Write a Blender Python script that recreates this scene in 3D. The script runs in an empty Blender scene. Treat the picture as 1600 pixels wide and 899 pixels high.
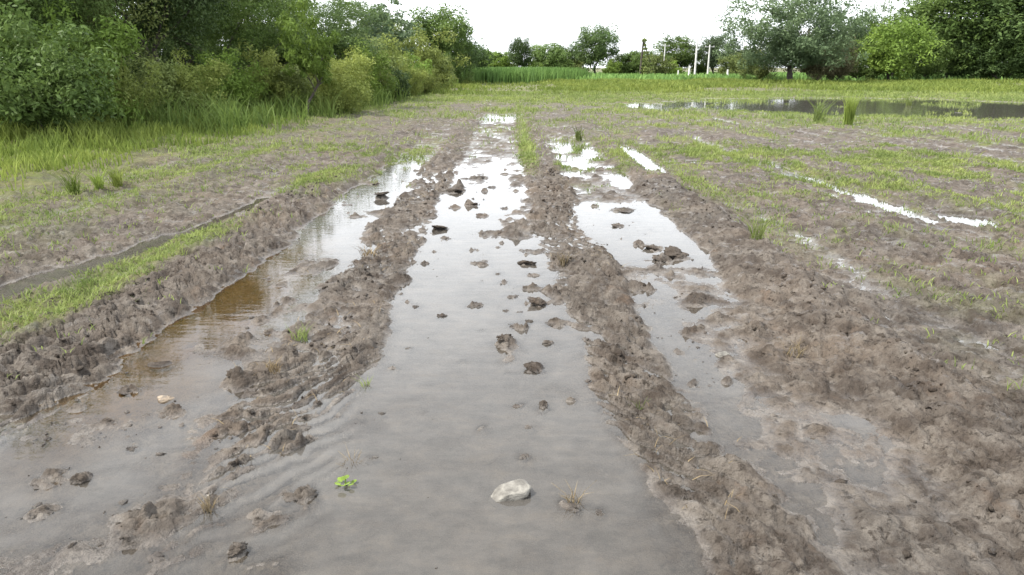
import bpy, math, random
import numpy as np

random.seed(7)
rng = np.random.default_rng(7)
R = math.radians
scene = bpy.context.scene
col = scene.collection

# ------------------------------------------------------------------ camera
cam_data = bpy.data.cameras.new('camera')
cam = bpy.data.objects.new('camera', cam_data)
col.objects.link(cam)
cam.location = (0.0, 0.0, 1.5)
cam.rotation_euler = (R(90 - 17.67), 0, 0)
cam_data.sensor_width = 36.0
cam_data.lens = 24.255
cam_data.clip_start = 0.05
cam_data.clip_end = 6000
scene.camera = cam

# ------------------------------------------------------------------ sky, sun, exposure
SUN_EL, SUN_AZ = R(56), R(-105)          # azimuth measured from +Y (view direction) towards +X
world = bpy.data.worlds.new('World')
scene.world = world
world.use_nodes = True
wt = world.node_tree
wt.nodes.clear()
wo = wt.nodes.new('ShaderNodeOutputWorld')
bg = wt.nodes.new('ShaderNodeBackground')
sky = wt.nodes.new('ShaderNodeTexSky')
sky.sky_type = 'NISHITA'
sky.sun_disc = False
sky.sun_elevation = SUN_EL
sky.sun_rotation = SUN_AZ
sky.air_density = 1.0
sky.dust_density = 3.0
sky.ozone_density = 1.0
tc = wt.nodes.new('ShaderNodeTexCoord')
mp = wt.nodes.new('ShaderNodeMapping')
mp.inputs['Scale'].default_value = (1.0, 1.0, 2.6)
cn = wt.nodes.new('ShaderNodeTexNoise')
cn.inputs['Scale'].default_value = 1.6
cn.inputs['Detail'].default_value = 6
cn.inputs['Roughness'].default_value = 0.55
cr = wt.nodes.new('ShaderNodeMapRange')
cr.inputs['From Min'].default_value = 0.35
cr.inputs['From Max'].default_value = 0.62
cr.inputs['To Min'].default_value = 0.55
cr.inputs['To Max'].default_value = 0.95
mx = wt.nodes.new('ShaderNodeMix')
mx.data_type = 'RGBA'
mx.inputs[7].default_value = (14.5, 15.1, 15.8, 1)     # thin bright cloud veil
bg.inputs['Strength'].default_value = 0.10
L = wt.links.new
L(tc.outputs['Generated'], mp.inputs['Vector'])
L(mp.outputs['Vector'], cn.inputs['Vector'])
L(cn.outputs['Fac'], cr.inputs['Value'])
L(cr.outputs['Result'], mx.inputs[0])
L(sky.outputs['Color'], mx.inputs[6])
L(mx.outputs[2], bg.inputs['Color'])
L(bg.outputs['Background'], wo.inputs['Surface'])

sun_data = bpy.data.lights.new('sun', 'SUN')
sun_data.energy = 5.0
sun_data.angle = R(4)
sun_data.color = (1.0, 0.95, 0.86)
sun = bpy.data.objects.new('sun', sun_data)
col.objects.link(sun)
sun.location = (-20, 10, 30)
sun.rotation_euler = (R(90) - SUN_EL, 0, math.pi - SUN_AZ)   # lamp -Z points away from the sun

vs = scene.view_settings
vs.view_transform = 'Standard'
vs.look = 'None'
vs.gamma = 1.0
vs.use_curve_mapping = False
vs.exposure = 0.95

# ------------------------------------------------------------------ noise helpers (numpy)
def hsh(ix, iy, s):
    h = (ix.astype(np.int64) * 374761393 + iy.astype(np.int64) * 668265263 + s * 1274126177) & 0xFFFFFFFF
    h = ((h ^ (h >> 13)) * 1274126177) & 0xFFFFFFFF
    h = ((h ^ (h >> 16)) * 2246822519) & 0xFFFFFFFF
    h = h ^ (h >> 15)
    return (h & 0xFFFFFF) / float(0x1000000)

def vn(x, y, s=0):
    ix = np.floor(x); iy = np.floor(y)
    fx = x - ix; fy = y - iy
    fx = fx * fx * fx * (fx * (fx * 6 - 15) + 10); fy = fy * fy * fy * (fy * (fy * 6 - 15) + 10)
    a = hsh(ix, iy, s); b = hsh(ix + 1, iy, s); c = hsh(ix, iy + 1, s); d = hsh(ix + 1, iy + 1, s)
    return 2 * ((a * (1 - fx) + b * fx) * (1 - fy) + (c * (1 - fx) + d * fx) * fy) - 1

def fbm(x, y, s=0, o=4, g=0.5):
    r = 0.0; a = 1.0; t = 0.0
    for k in range(o):
        ca, sa = math.cos(0.6 * k), math.sin(0.6 * k)
        r = r + a * vn((x * ca - y * sa) * 2 ** k, (x * sa + y * ca) * 2 ** k, s + 31 * k)
        t += a; a *= g
    return r / t

def worley(x, y, s=0):
    ix = np.floor(x); iy = np.floor(y)
    f1 = np.full(x.shape, 9.0); cid = np.zeros(x.shape)
    for dx in (-1, 0, 1):
        for dy in (-1, 0, 1):
            cx = ix + dx; cy = iy + dy
            px = cx + hsh(cx, cy, s); py = cy + hsh(cx, cy, s + 7)
            d = np.hypot(px - x, py - y)
            m = d < f1
            f1 = np.where(m, d, f1); cid = np.where(m, hsh(cx, cy, s + 13), cid)
    return f1, cid

def ss(a, b, t):
    t = np.clip((t - a) / (b - a), 0, 1)
    return t * t * (3 - 2 * t)

def bump(d, w):                       # flat-topped ridge profile
    return 1 - ss(0.5, 1.08, np.abs(d) / w)

# ------------------------------------------------------------------ the field surface
# (x, y, width, group key)
COS, SIN = math.cos(R(17.67)), math.sin(R(17.67))
def gp(u, v):
    a = (u - 800) / 1078; b = (449.5 - v) / 1078
    t = 1.5 / (SIN - b * COS)
    return a * t, (COS + b * SIN) * t, t / 1078
CENTRE = [(710, 300, 25), (769, 293, 14), (711, 325, 18), (740, 321, 14), (686, 358, 24), (697, 373, 18), (766, 366, 42), (741, 391, 14), (682, 405, 9), (666, 412, 16), (755, 412, 34),
          (831, 394, 28), (825, 411, 30), (835, 430, 22), (832, 451, 26), (676, 338, 14), (754, 338, 18), (787, 326, 18), (747, 279, 22), (752, 439, 8), (675, 421, 8),
          (691, 494, 15), (650, 480, 15), (742, 478, 26), (643, 509, 7), (638, 544, 15), (802, 464, 17), (792, 486, 14), (811, 487, 12), (839, 475, 26), (824, 502, 17), (805, 510, 19),
          (789, 537, 27), (822, 549, 8), (836, 577, 32), (856, 536, 18), (867, 506, 30), (626, 460, 10), (627, 489, 6), (820, 715, 24), (830, 668, 17), (848, 634, 16)]
LEFT = [(555, 339, 18), (595, 310, 24), (585, 287, 24), (630, 438, 22), (203, 610, 34), (268, 644, 26), (368, 596, 28), (168, 661, 14), (209, 700, 22), (420, 520, 18), (450, 470, 20)]
FRONT = [(469, 776, 46), (456, 693, 46), (76, 752, 42), (129, 748, 26), (68, 802, 30), (239, 815, 62), (370, 864, 25), (377, 721, 20), (581, 716, 22), (892, 790, 34), (415, 812, 34), (935, 800, 22), (200, 850, 20)]
RIGHT = [(973, 329, 38), (968, 353, 28), (1009, 366, 6), (1025, 388, 38), (1055, 401, 34), (998, 381, 14), (1030, 405, 38), (1085, 352, 16), (1000, 450, 16), (1090, 470, 26), (1180, 520, 30), (1120, 500, 22), (1200, 560, 36), (1085, 600, 18)]
CLODS = []
for u_, v_, w_ in CENTRE + LEFT + FRONT + RIGHT:          # each clod sits on a little slumped mound
    a_, b_, k_ = gp(u_, v_); CLODS.append((a_, b_, max(w_ * k_ * .5, .006)))

_r = random.Random(77)
for _k in range(210):                 # smaller slumped lumps of mud standing on the beds of the furrows
    _x = _r.choice((_r.gauss(.05, .17), _r.uniform(-.8, .25), _r.uniform(-2.0, -1.3), _r.uniform(.85, 1.7))); _y = 2.6 + 8.5 * _r.random() ** 1.1
    CLODS.append((_x, _y, _r.uniform(.012, .022 + .004 * _y)))

def weed(x, y):
    """how weedy the soil is, 0..1 (also drives where the blades grow)"""
    n = fbm(x * 0.55, y * 0.35, 101, 4)
    n2 = fbm(x * 2.1, y * 1.2, 111, 3)
    w = ss(-5.3, -7.3, x + 1.2 * n + .5 * n2) * ss(6.0, 8.0, y)
    w = np.maximum(w, ss(-3.4, -4.9, x + 0.9 * n2) * (0.42 + .5 * n2) * ss(4, 7, y))
    n3 = fbm(x * 5, y * 3.2, 121, 3)
    w = np.maximum(w, ss(6.5, 10, y) * (0.10 + 0.55 * n + 0.55 * n2 + .7 * n3) * ss(.9, 1.3, np.abs(x + .35)))
    # grassy strip beside the left bank
    w = np.maximum(w, ss(0.40, 0.12, np.abs(x + 2.93 - 0.05 * (y - 5) + 0.12 * n2)) * ss(3.2, 4.2, y) * ss(7.3, 6.0, y + 0.7 * n2))
    w = np.maximum(w, 0.9 * ss(0.42, 0.15, np.hypot((x + 2.62) / 1.3, (y - 9.4) / 2.6) + 0.2 * n2))
    # far part of the rows
    far = ss(11, 24, y) * (0.30 + 0.7 * n + 0.55 * n2 + .7 * n3)
    w = np.maximum(w, far)
    w = np.maximum(w, 0.9 * ss(0.22, 0.05, np.abs(x - 0.27 + 0.05 * n2)) * ss(9.5, 12, y))
    w = np.maximum(w, (0.8 * ss(2.2, 3.4, x) * ss(6.5, 9, y) + 0.45 * ss(2.2, 3.0, x)) * (0.25 + 0.8 * n + 0.8 * n2 + .7 * n3))
    w = np.maximum(w, 0.6 * ss(0.3, 0.1, np.abs(x - 2.55)) * ss(5, 6.5, y) * (0.6 + 0.9 * n2))
    w = np.maximum(w, 0.95 * ss(26, 33, y + 3 * n) * (0.75 + 0.6 * n2))
    w = np.maximum(w, ss(40, 48, y + 4 * n) * np.clip(.75 + .8 * n2 + .5 * n, .2, 1))
    w = np.maximum(w, 0.85 * ss(17, 20.5, y) * ss(5, 8, x) * (0.7 + n2))
    return np.clip(w, 0, 1)

def height(x, y):
    xw = x + 0.06 * fbm(y * 0.7, x * 0.3, 5, 3) + 0.12 * fbm(x * 3, y * 2.6, 9, 4, .6)
    # depth of the four wheel furrows along the rows
    fc = np.interp(y, [1, 4, 7, 9, 11, 13, 19.5, 21, 23.5, 25, 60], [-.030, -.030, -.024, -.012, -.003, .008, .010, -.012, -.006, .02, .03])
    fl = np.interp(y, [1, 2.6, 3.4, 5, 7, 10, 12, 16, 60], [-.015, -.016, -.026, -.028, -.024, -.022, .002, .02, .03])
    fr = np.interp(y, [1, 3, 4.6, 5.15, 5.7, 7.6, 8.3, 10, 14, 17, 60], [-.004, -.008, -.007, .008, -.026, -.026, .010, .002, .004, .02, .03])
    side = np.full_like(x, 0.03)
    sideL = np.interp(y, [1, 2.4, 2.95, 3.4, 60], [-.014, -.012, .005, .03, .035])
    a = ss(-2.30, -2.02, xw); b = ss(-1.15, -0.95, xw); c = ss(0.35, 0.55, xw); d = ss(1.75, 2.05, xw)
    z = sideL * (1 - a) + fl * (a - b) + fc * (b - c) + fr * (c - d) + side * d
    # ridges between them
    lump = fbm(x * 1.6, y * 0.8, 21, 3)
    h1 = np.interp(y, [1, 1.9, 2.3, 2.9, 3.6, 8, 16, 40], [.016, .014, .018, .042, .060, .058, .042, .02]) * (1 + 0.35 * lump)
    w1 = np.interp(y, [1, 2.2, 3, 4, 6, 10, 20], [.26, .30, .34, .34, .33, .31, .3])
    h2 = np.interp(y, [1, 2.2, 3, 4, 8, 16, 40], [.038, .042, .050, .056, .056, .046, .02]) * (1 + 0.35 * lump)
    c2 = np.interp(y, [1, 2, 2.5, 3.2, 4.3, 7, 12, 20], [.86, .80, .68, .59, .54, .50, .46, .36])
    w2 = np.interp(y, [1, 2, 4, 6, 10], [.22, .25, .31, .32, .33])
    h3 = np.interp(y, [1, 3, 6, 10, 18, 40], [.035, .045, .075, .075, .05, .02]) * (1 + 0.35 * lump)
    hb = np.interp(y, [1, 2.5, 3.0, 4, 6, 12, 20, 40], [.0, .012, .045, .075, .07, .06, .04, .02]) * (1 + 0.25 * lump)
    c1 = np.interp(y, [1, 2, 2.7, 3.4, 5, 20], [-.86, -.93, -.99, -1.02, -1.10, -1.17])
    z = z + h1 * bump(xw - c1, w1)
    z = z + h2 * bump(xw - c2, w2)
    z = z + h3 * bump(xw - 1.93, 0.34)
    z = z + hb * bump(xw + 2.42, 0.46)
    z = z + 0.03 * bump(xw - 3.4, 0.35) + 0.03 * bump(xw - 5.0, 0.35) + 0.035 * bump(xw + 4.3, 0.5)
    # finer drill rows either side of the wheel tracks
    tri = np.abs((xw / .74) - np.floor(xw / .74) - .5) * 2
    z = z + .034 * (ss(.25, .8, tri) - .55) * (ss(-3.4, -3.9, x) + ss(2.3, 2.8, x)) * ss(2.5, 4, y) * ss(45, 25, y) * (.5 + .7 * ss(-.4, .4, fbm(x * .5, y * .35, 93, 3)))
    # dark furrow on the left, thin furrow on the right
    cl = np.interp(y, [4, 4.8, 5.9, 6.5, 7.5, 12], [-3.62, -3.47, -3.22, -3.0, -2.88, -2.85])
    z = z - np.interp(y, [2.5, 3.8, 5, 7, 9, 12], [0, .055, .06, .04, .02, 0]) * bump(xw - cl, 0.2)
    z = z - 0.035 * bump(xw - 4.28, 0.16) * ss(4, 6, y) * ss(16, 11, y) * ss(-.3, .3, fbm(x * .8, y * 1.3, 95, 3))
    # puddles off the rows
    def pud(px, py, rx, ry, dep):
        q = np.hypot((x - px) / rx, (y - py) / ry) + 0.35 * fbm(x * 2.2 / max(rx, .4), y * 2.2 / max(ry, .4), 77, 3)
        return -dep * ss(1.15, 0.7, q)
    for p in ((2.18, 12.1, .22, 2.1, .12), (4.3, 8.15, .10, .6, .05), (4.70, 6.95, .30, .32, .06), (3.52, 5.95, .22, .28, .05),
              (5.55, 29.0, .8, 3.2, .10), (3.05, 11.6, .22, .25, .05), (4.1, 10.0, .15, .3, .05), (1.5, 9.3, .14, .4, .03),
              (1.15, 11.5, .12, .6, .03), (1.05, 13.6, .14, .9, .03), (1.4, 13.0, .1, .8, .03), (6.5, 5.5, .5, .5, .05)):
        z = z + pud(*p)
    q = np.hypot((x - 15.0) / 9.0, (y - 29.5) / 7.6) + 0.22 * fbm(x * 0.5, y * 0.4, 88, 4)
    z = z - 0.13 * ss(1.05, 0.8, q)
    z = z + 0.085 * ss(0.12, 0.55, fbm(x * 0.45, y * 0.45, 91, 3)) * ss(1.05, 0.8, q)
    # lumps and clods
    amp = 0.35 + 0.65 * ss(-0.005, 0.035, z)
    # broken, trampled shallows: the near foreground and the edges of the right furrow
    z = z + 0.020 * fbm(x * 3.2, y * 2.2, 47, 5, .65) * ss(2.6, 4.5, y) * ss(.03, .0, z)
    pat = ss(-.15, .35, fbm(x * 2.4, y * 1.7, 49, 3, .6))
    z = z + .040 * bump(xw + 1.64, .17) * pat * ss(3.1, 3.5, y) * ss(6.2, 5.0, y)
    z = z + .030 * bump(xw + 1.40, .20) * pat * ss(2.9, 3.4, y) * ss(10.5, 8, y)
    z = z + .036 * bump(xw - 0.14, .24) * ss(.1, .6, pat) * ss(2.6, 3.6, y) * ss(12, 9, y)
    fore = ss(3.3, 2.6, y) * ss(-0.45, -0.75, x)
    fr2 = ss(5.4, 4.6, y) * ss(.98, 1.25, xw) * ss(2.4, 1.9, xw)
    z = z + fr2 * (0.030 * fbm(x * 2.6, y * 2.6, 345, 4, .6) + .017)
    z = z + fore * (0.034 * fbm(x * 2.6, y * 2.6, 45, 4, .6) + .007)
    z = z + 0.012 * fbm(x * 5.5, y * 5.5, 46, 4, .65) * ss(4.5, 2.5, y) * ss(.02, -.005, z)
    bil = 0.0
    for sc_, a_, sd_ in ((4.2, .034, 299), (8.5, .034, 301), (17., .022, 303), (34., .011, 305)):
        q_ = np.abs(vn(x * sc_ + 1.3 * vn(x * 3, y * 3, sd_ + 9), y * sc_, sd_)) ; bil = bil + a_ * (q_ - .33)
    for sc_, a_, sd_ in ((6.0, .034, 311), (12.5, .032, 313), (26., .018, 315)):
        q_ = 1 - np.abs(vn(x * sc_ + .8 * vn(x * 5, y * 5, sd_ + 9), y * sc_ * .8 + .8 * vn(x * 5, y * 5, sd_ + 8), sd_)); bil = bil - a_ * q_ ** 7
    z = z + bil * (0.16 + 0.52 * ss(0.0, 0.04, z)) * (1 - .5 * ss(14, 30, y))
    z = z + 0.010 * fbm(x * 4.5, y * 4.5, 41, 3) * (0.55 + amp * 0.7) + 0.006 * fbm(x * 1.5, y * 1.0, 43, 2)
    dry = ss(0.0, 0.03, z)
    for sc, hh, sd, th in ((6.5, .020, 51, .55), (12, .014, 53, .50), (25, .009, 55, .45)):
        wx = x + 0.05 * vn(x * 9, y * 9, sd); wy = y + 0.05 * vn(x * 9 + 4, y * 9, sd + 1)
        f, ci = worley(wx * sc, wy * sc, sd)
        dome = np.sqrt(np.clip(1 - (f / 0.62) ** 2, 0, 1))
        z = z + hh * (dome - 0.35) * ss(th, th + 0.35, ci) * (0.10 + 0.95 * dry)
    # tyre lug prints pressed into the ridges
    for cc, ww, sg in ((c1, w1, 1), (c2, w2, -1), (-2.42, .40, 1)):
        m = bump(xw - cc, ww * 0.95) * ss(0.0, 0.35, fbm(x * 1.1, y * 0.7, 61, 2) + 0.32)
        ph = (y * 7.0 - sg * (xw - cc) * 7.5 + 1.0 * fbm(x * 3, y * 3, 63, 2))
        t = np.abs(ph - np.floor(ph) - 0.5) * 2
        z = z - 0.042 * m * ss(0.62, 0.30, t) * ss(1.6, 2.6, y)
    for (px_, py_, s_) in CLODS:
        m_ = (np.abs(x - px_) < 3.2 * s_) & (np.abs(y - py_) < 3.2 * s_)
        if m_.any(): z[m_] += min(s_ * .95, .042) * np.exp(-((x[m_] - px_) ** 2 + (y[m_] - py_) ** 2) / (1.3 * s_) ** 2) * (1 + .9 * vn(x[m_] * 34, y[m_] * 34, 400))
    # distance: soften, rise gently to the field margins
    z = z + 0.04 * ss(-5.2, -7.5, x) + 0.10 * ss(40, 70, y) + 0.25 * ss(-7, -14, x)
    z = z + 0.5 * ss(120, 500, y)
    return z

def ground_mesh():
    ys = list(np.arange(-4.0, 0.8, 0.2))
    y = 0.8
    while y < 2600:
        ys.append(y); y += 0.0036 * max(y, 1.0) ** 1.5 if y < 200 else 0.02 * y
    ys = np.array(ys)
    nu = 860
    u = np.linspace(-1, 1, nu)
    uu = u + 2.2 * np.sign(u) * np.clip(np.abs(u) - 0.93, 0, 1) * 6
    hw = 1.12 * np.maximum(ys, 0.8) + 1.3
    X = uu[None, :] * hw[:, None]
    Y = np.repeat(ys[:, None], nu, 1)
    Z = height(X.ravel(), Y.ravel())
    W = weed(X.ravel(), Y.ravel())
    co = np.stack([X.ravel(), Y.ravel(), Z], 1).astype(np.float32)
    nr = len(ys)
    i = np.arange(nr - 1)[:, None] * nu + np.arange(nu - 1)[None, :]
    f = np.stack([i, i + 1, i + nu + 1, i + nu], -1).reshape(-1, 4)
    me = quick_mesh('ground', co, f)
    at = me.attributes.new('weedy', 'FLOAT', 'POINT')
    at.data.foreach_set('value', W.astype(np.float32))
    return me

def quick_mesh(name, co, faces, smooth=True):
    me = bpy.data.meshes.new(name)
    n = len(co); m, k = faces.shape
    me.vertices.add(n); me.vertices.foreach_set('co', np.asarray(co, np.float32).ravel())
    me.loops.add(m * k); me.loops.foreach_set('vertex_index', faces.astype(np.int32).ravel())
    me.polygons.add(m)
    me.polygons.foreach_set('loop_start', np.arange(0, m * k, k, dtype=np.int32))
    me.polygons.foreach_set('use_smooth', np.full(m, smooth, dtype=bool))
    me.update(calc_edges=True)
    return me

# ------------------------------------------------------------------ materials
def new_mat(name):
    m = bpy.data.materials.new(name); m.use_nodes = True
    nt = m.node_tree
    return m, nt, nt.nodes, nt.links.new, nt.nodes['Principled BSDF']

def noise(nt, scale, detail=4, rough=0.55, vec=None):
    n = nt.nodes.new('ShaderNodeTexNoise')
    n.inputs['Scale'].default_value = scale; n.inputs['Detail'].default_value = detail; n.inputs['Roughness'].default_value = rough
    if vec: nt.links.new(vec, n.inputs['Vector'])
    return n.outputs['Fac']

def ramp(nt, fac, stops):
    r = nt.nodes.new('ShaderNodeValToRGB')
    el = r.color_ramp.elements
    while len(el) < len(stops): el.new(0.5)
    for e, (p, c) in zip(el, stops): e.position = p; e.color = (*c, 1)
    nt.links.new(fac, r.inputs['Fac'])
    return r.outputs['Color']

def mixc(nt, fac, a, b, mode='MIX'):
    m = nt.nodes.new('ShaderNodeMix'); m.data_type = 'RGBA'; m.blend_type = mode
    for s, v in ((0, fac), (6, a), (7, b)):
        if hasattr(v, 'links'): nt.links.new(v, m.inputs[s])
        else: m.inputs[s].default_value = v if s == 0 else (*v, 1)
    return m.outputs[2]

def mapr(nt, v, a, b, c, d):
    m = nt.nodes.new('ShaderNodeMapRange'); m.interpolation_type = 'SMOOTHSTEP'
    nt.links.new(v, m.inputs['Value'])
    for k, q in zip(('From Min', 'From Max', 'To Min', 'To Max'), (a, b, c, d)): m.inputs[k].default_value = q
    return m.outputs['Result']

def mud_material(name, ground=True, soak=1.0):
    m, nt, N, K, P = new_mat(name)
    geo = N.new('ShaderNodeNewGeometry')
    pos = geo.outputs['Position']
    big = noise(nt, 0.9, 5, 0.6, pos)
    mid = noise(nt, 9, 5, 0.6, pos)
    fine = noise(nt, 60, 4, 0.6, pos)
    c = ramp(nt, big, [(0.30, (.062, .055, .049)), (0.5, (.084, .071, .060)), (0.70, (.102, .080, .062))])
    c = mixc(nt, mapr(nt, mid, .42, .68, 0, .6), c, (.165, .147, .128))
    m2 = noise(nt, 4.2, 6, .7, pos)
    c = mixc(nt, mapr(nt, m2, .48, .62, 0, .75), c, (.040, .031, .025))
    c = mixc(nt, mapr(nt, noise(nt, 20, 5, .75, pos), .53, .64, 0, .85), c, (.026, .021, .017))
    c = mixc(nt, mapr(nt, fine, .52, .70, 0, .5), c, (.045, .037, .031))
    sep = N.new('ShaderNodeSeparateXYZ'); K(pos, sep.inputs[0])
    rust = mapr(nt, noise(nt, 3.3, 5, .65, pos), .58, .74, 0, .40)
    c = mixc(nt, rust, c, (.120, .080, .054))
    if ground:
        at = N.new('ShaderNodeAttribute'); at.attribute_name = 'weedy'
        g = ramp(nt, noise(nt, 1.7, 5, .6, pos), [(.3, (.060, .078, .026)), (.55, (.105, .115, .036)), (.75, (.140, .128, .050))])
        gm = N.new('ShaderNodeMath'); gm.operation = 'MULTIPLY'
        K(at.outputs['Fac'], gm.inputs[0]); K(mapr(nt, mid, .3, .62, .25, 1.0), gm.inputs[1])
        c = mixc(nt, gm.outputs[0], c, g)
    if soak < 1: c = mixc(nt, 1.0, c, (soak, soak * .97, soak * .94), 'MULTIPLY')     # soaked clods are darker soil
    K(c, P.inputs['Base Color'])
    wet = mapr(nt, sep.outputs['Z'], 0.0, 0.016, 0.30, 0.85)       # soaked mud near the water line is glossier
    rr = N.new('ShaderNodeMath'); rr.operation = 'ADD'
    K(wet, rr.inputs[0]); K(mapr(nt, mid, .3, .7, -.08, .14), rr.inputs[1])
    gw = mapr(nt, noise(nt, 7.5, 5, .65, pos), .56, .64, 0, 1)            # slick smeared spots
    rx = N.new('ShaderNodeMix'); K(gw, rx.inputs[0]); K(rr.outputs[0], rx.inputs[2]); rx.inputs[3].default_value = .34
    K(rx.outputs[0], P.inputs['Roughness'])
    sx = N.new('ShaderNodeMath'); sx.operation = 'MULTIPLY_ADD'; K(gw, sx.inputs[0]); sx.inputs[1].default_value = .14; K(mapr(nt, sep.outputs['Z'], 0.0, 0.018, .5, .10), sx.inputs[2]); K(sx.outputs[0], P.inputs['Specular IOR Level'])
    b1 = N.new('ShaderNodeBump'); b1.inputs['Strength'].default_value = 1.0; b1.inputs['Distance'].default_value = .035
    K(noise(nt, 38, 6, .65, pos), b1.inputs['Height'])
    K(b1.outputs['Normal'], P.inputs['Normal'])
    return m

def water_material():
    m, nt, N, K, P = new_mat('muddy_water')
    N.remove(P)
    out = N['Material Output']
    pos = N.new('ShaderNodeNewGeometry').outputs['Position']
    mst = N.new('ShaderNodeMapping'); K(pos, mst.inputs[0]); mst.inputs['Scale'].default_value = (4.0, 8.0, 1); mst.inputs['Rotation'].default_value = (0, 0, .25)
    cl = noise(nt, 1.4, 7, .72, mst.outputs[0])
    silt = ramp(nt, cl, [(.32, (.066, .063, .058)), (.5, (.086, .080, .073)), (.68, (.106, .095, .082))])
    # a clearer, tea-brown pool lies along the left furrow
    mpn = N.new('ShaderNodeMapping'); K(pos, mpn.inputs[0])
    mpn.inputs['Location'].default_value = (1.92 / .46, -4.3 / 1.9, 0); mpn.inputs['Scale'].default_value = (1 / .46, 1 / 1.9, 0)
    ln = N.new('ShaderNodeVectorMath'); ln.operation = 'LENGTH'; K(mpn.outputs[0], ln.inputs[0])
    ad = N.new('ShaderNodeMath'); ad.operation = 'MULTIPLY_ADD'; K(noise(nt, 2.5, 3, .5, pos), ad.inputs[0]); ad.inputs[1].default_value = .9; K(ln.outputs['Value'], ad.inputs[2])
    brown = mapr(nt, ad.outputs[0], 0.95, 1.75, 1, 0)
    silt = mixc(nt, brown, silt, (.080, .052, .022))
    dif = N.new('ShaderNodeBsdfDiffuse'); K(silt, dif.inputs['Color'])
    tr = N.new('ShaderNodeBsdfTransparent')
    tcol = mixc(nt, brown, (.82, .80, .76), (.70, .55, .34)); K(tcol, tr.inputs['Color'])
    ms = N.new('ShaderNodeMixShader')
    # turbidity after the depth of the water: thin films let the mud show through
    da = N.new('ShaderNodeAttribute'); da.attribute_name = 'depth'
    q1 = N.new('ShaderNodeMath'); q1.operation = 'MULTIPLY'; K(da.outputs['Fac'], q1.inputs[0]); q1.inputs[1].default_value = -34
    q2 = N.new('ShaderNodeMath'); q2.operation = 'EXPONENT'; K(q1.outputs[0], q2.inputs[0])
    q3 = N.new('ShaderNodeMath'); q3.operation = 'MULTIPLY_ADD'; K(q2.outputs[0], q3.inputs[0]); q3.inputs[1].default_value = -.84; q3.inputs[2].default_value = .86
    q4 = N.new('ShaderNodeMath'); q4.operation = 'MULTIPLY'; K(q3.outputs[0], q4.inputs[0]); K(mapr(nt, noise(nt, 14, 5, .7, pos), .3, .7, .85, 1.0), q4.inputs[1])
    q5 = N.new('ShaderNodeMath'); q5.operation = 'MULTIPLY'; K(q4.outputs[0], q5.inputs[0]); K(mapr(nt, brown, 0, 1, 1, .45), q5.inputs[1])
    turb = q5.outputs[0]
    K(turb, ms.inputs[0]); K(tr.outputs[0], ms.inputs[1]); K(dif.outputs[0], ms.inputs[2])
    gl = N.new('ShaderNodeBsdfGlossy'); gl.inputs['Roughness'].default_value = .03; gl.inputs['Color'].default_value = (1, 1, 1, 1)
    fr = N.new('ShaderNodeFresnel'); fr.inputs['IOR'].default_value = 1.333
    mpr = N.new('ShaderNodeMapping'); K(pos, mpr.inputs[0]); mpr.inputs['Scale'].default_value = (5, 14, 1); mpr.inputs['Rotation'].default_value = (0, 0, .2)
    b = N.new('ShaderNodeBump'); b.inputs['Strength'].default_value = .2; b.inputs['Distance'].default_value = .004
    K(noise(nt, 1.0, 3, .5, mpr.outputs[0]), b.inputs['Height'])
    K(b.outputs[0], gl.inputs['Normal']); K(b.outputs[0], fr.inputs['Normal'])
    mg = N.new('ShaderNodeMixShader')
    K(fr.outputs[0], mg.inputs[0]); K(ms.outputs[0], mg.inputs[1]); K(gl.outputs[0], mg.inputs[2])
    K(mg.outputs[0], out.inputs['Surface'])
    return m

def leaf_material(name, dark, light, scale=1.2, trans=.35, rough=.5):
    m, nt, N, K, P = new_mat(name)
    oi = N.new('ShaderNodeObjectInfo')
    pos = N.new('ShaderNodeNewGeometry').outputs['Position']
    n1 = noise(nt, scale, 4, .65, pos)
    n2 = noise(nt, 13, 2, .6, pos)
    c = mixc(nt, mapr(nt, n1, .36, .64, 0, 1), dark, light)
    c = mixc(nt, mapr(nt, n2, .4, .7, 0, .35), c, tuple(min(1, v * 1.5 + .008) for v in light))
    c = mixc(nt, mapr(nt, noise(nt, .16, 3, .6, pos), .35, .65, 0, .55), c, tuple(.5 * (p + q) * f for p, q, f in zip(dark, light, (.72, .80, .85))))
    hs = N.new('ShaderNodeHueSaturation')
    K(c, hs.inputs['Color'])
    K(mapr(nt, oi.outputs['Random'], 0, 1, .75, 1.25), hs.inputs['Value'])
    hs.inputs['Hue'].default_value = .5
    K(hs.outputs[0], P.inputs['Base Color'])
    P.inputs['Roughness'].default_value = rough
    P.inputs['Specular IOR Level'].default_value = .10
    tl = N.new('ShaderNodeBsdfTranslucent'); K(hs.outputs[0], tl.inputs['Color'])
    mxs = N.new('ShaderNodeMixShader'); mxs.inputs[0].default_value = trans
    K(P.outputs[0], mxs.inputs[1]); K(tl.outputs[0], mxs.inputs[2])
    K(mxs.outputs[0], N['Material Output'].inputs['Surface'])
    return m

def plain_material(name, a, b, scale=8, rough=.8, bump_d=.01):
    m, nt, N, K, P = new_mat(name)
    tcn = N.new('ShaderNodeTexCoord')
    v = tcn.outputs['Object']
    c = mixc(nt, mapr(nt, noise(nt, scale, 5, .6, v), .35, .65, 0, 1), a, b)
    K(c, P.inputs['Base Color']); P.inputs['Roughness'].default_value = rough
    bm_ = N.new('ShaderNodeBump'); bm_.inputs['Distance'].default_value = bump_d; bm_.inputs['Strength'].default_value = .7
    K(noise(nt, scale * 4, 5, .6, v), bm_.inputs['Height']); K(bm_.outputs[0], P.inputs['Normal'])
    return m

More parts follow.
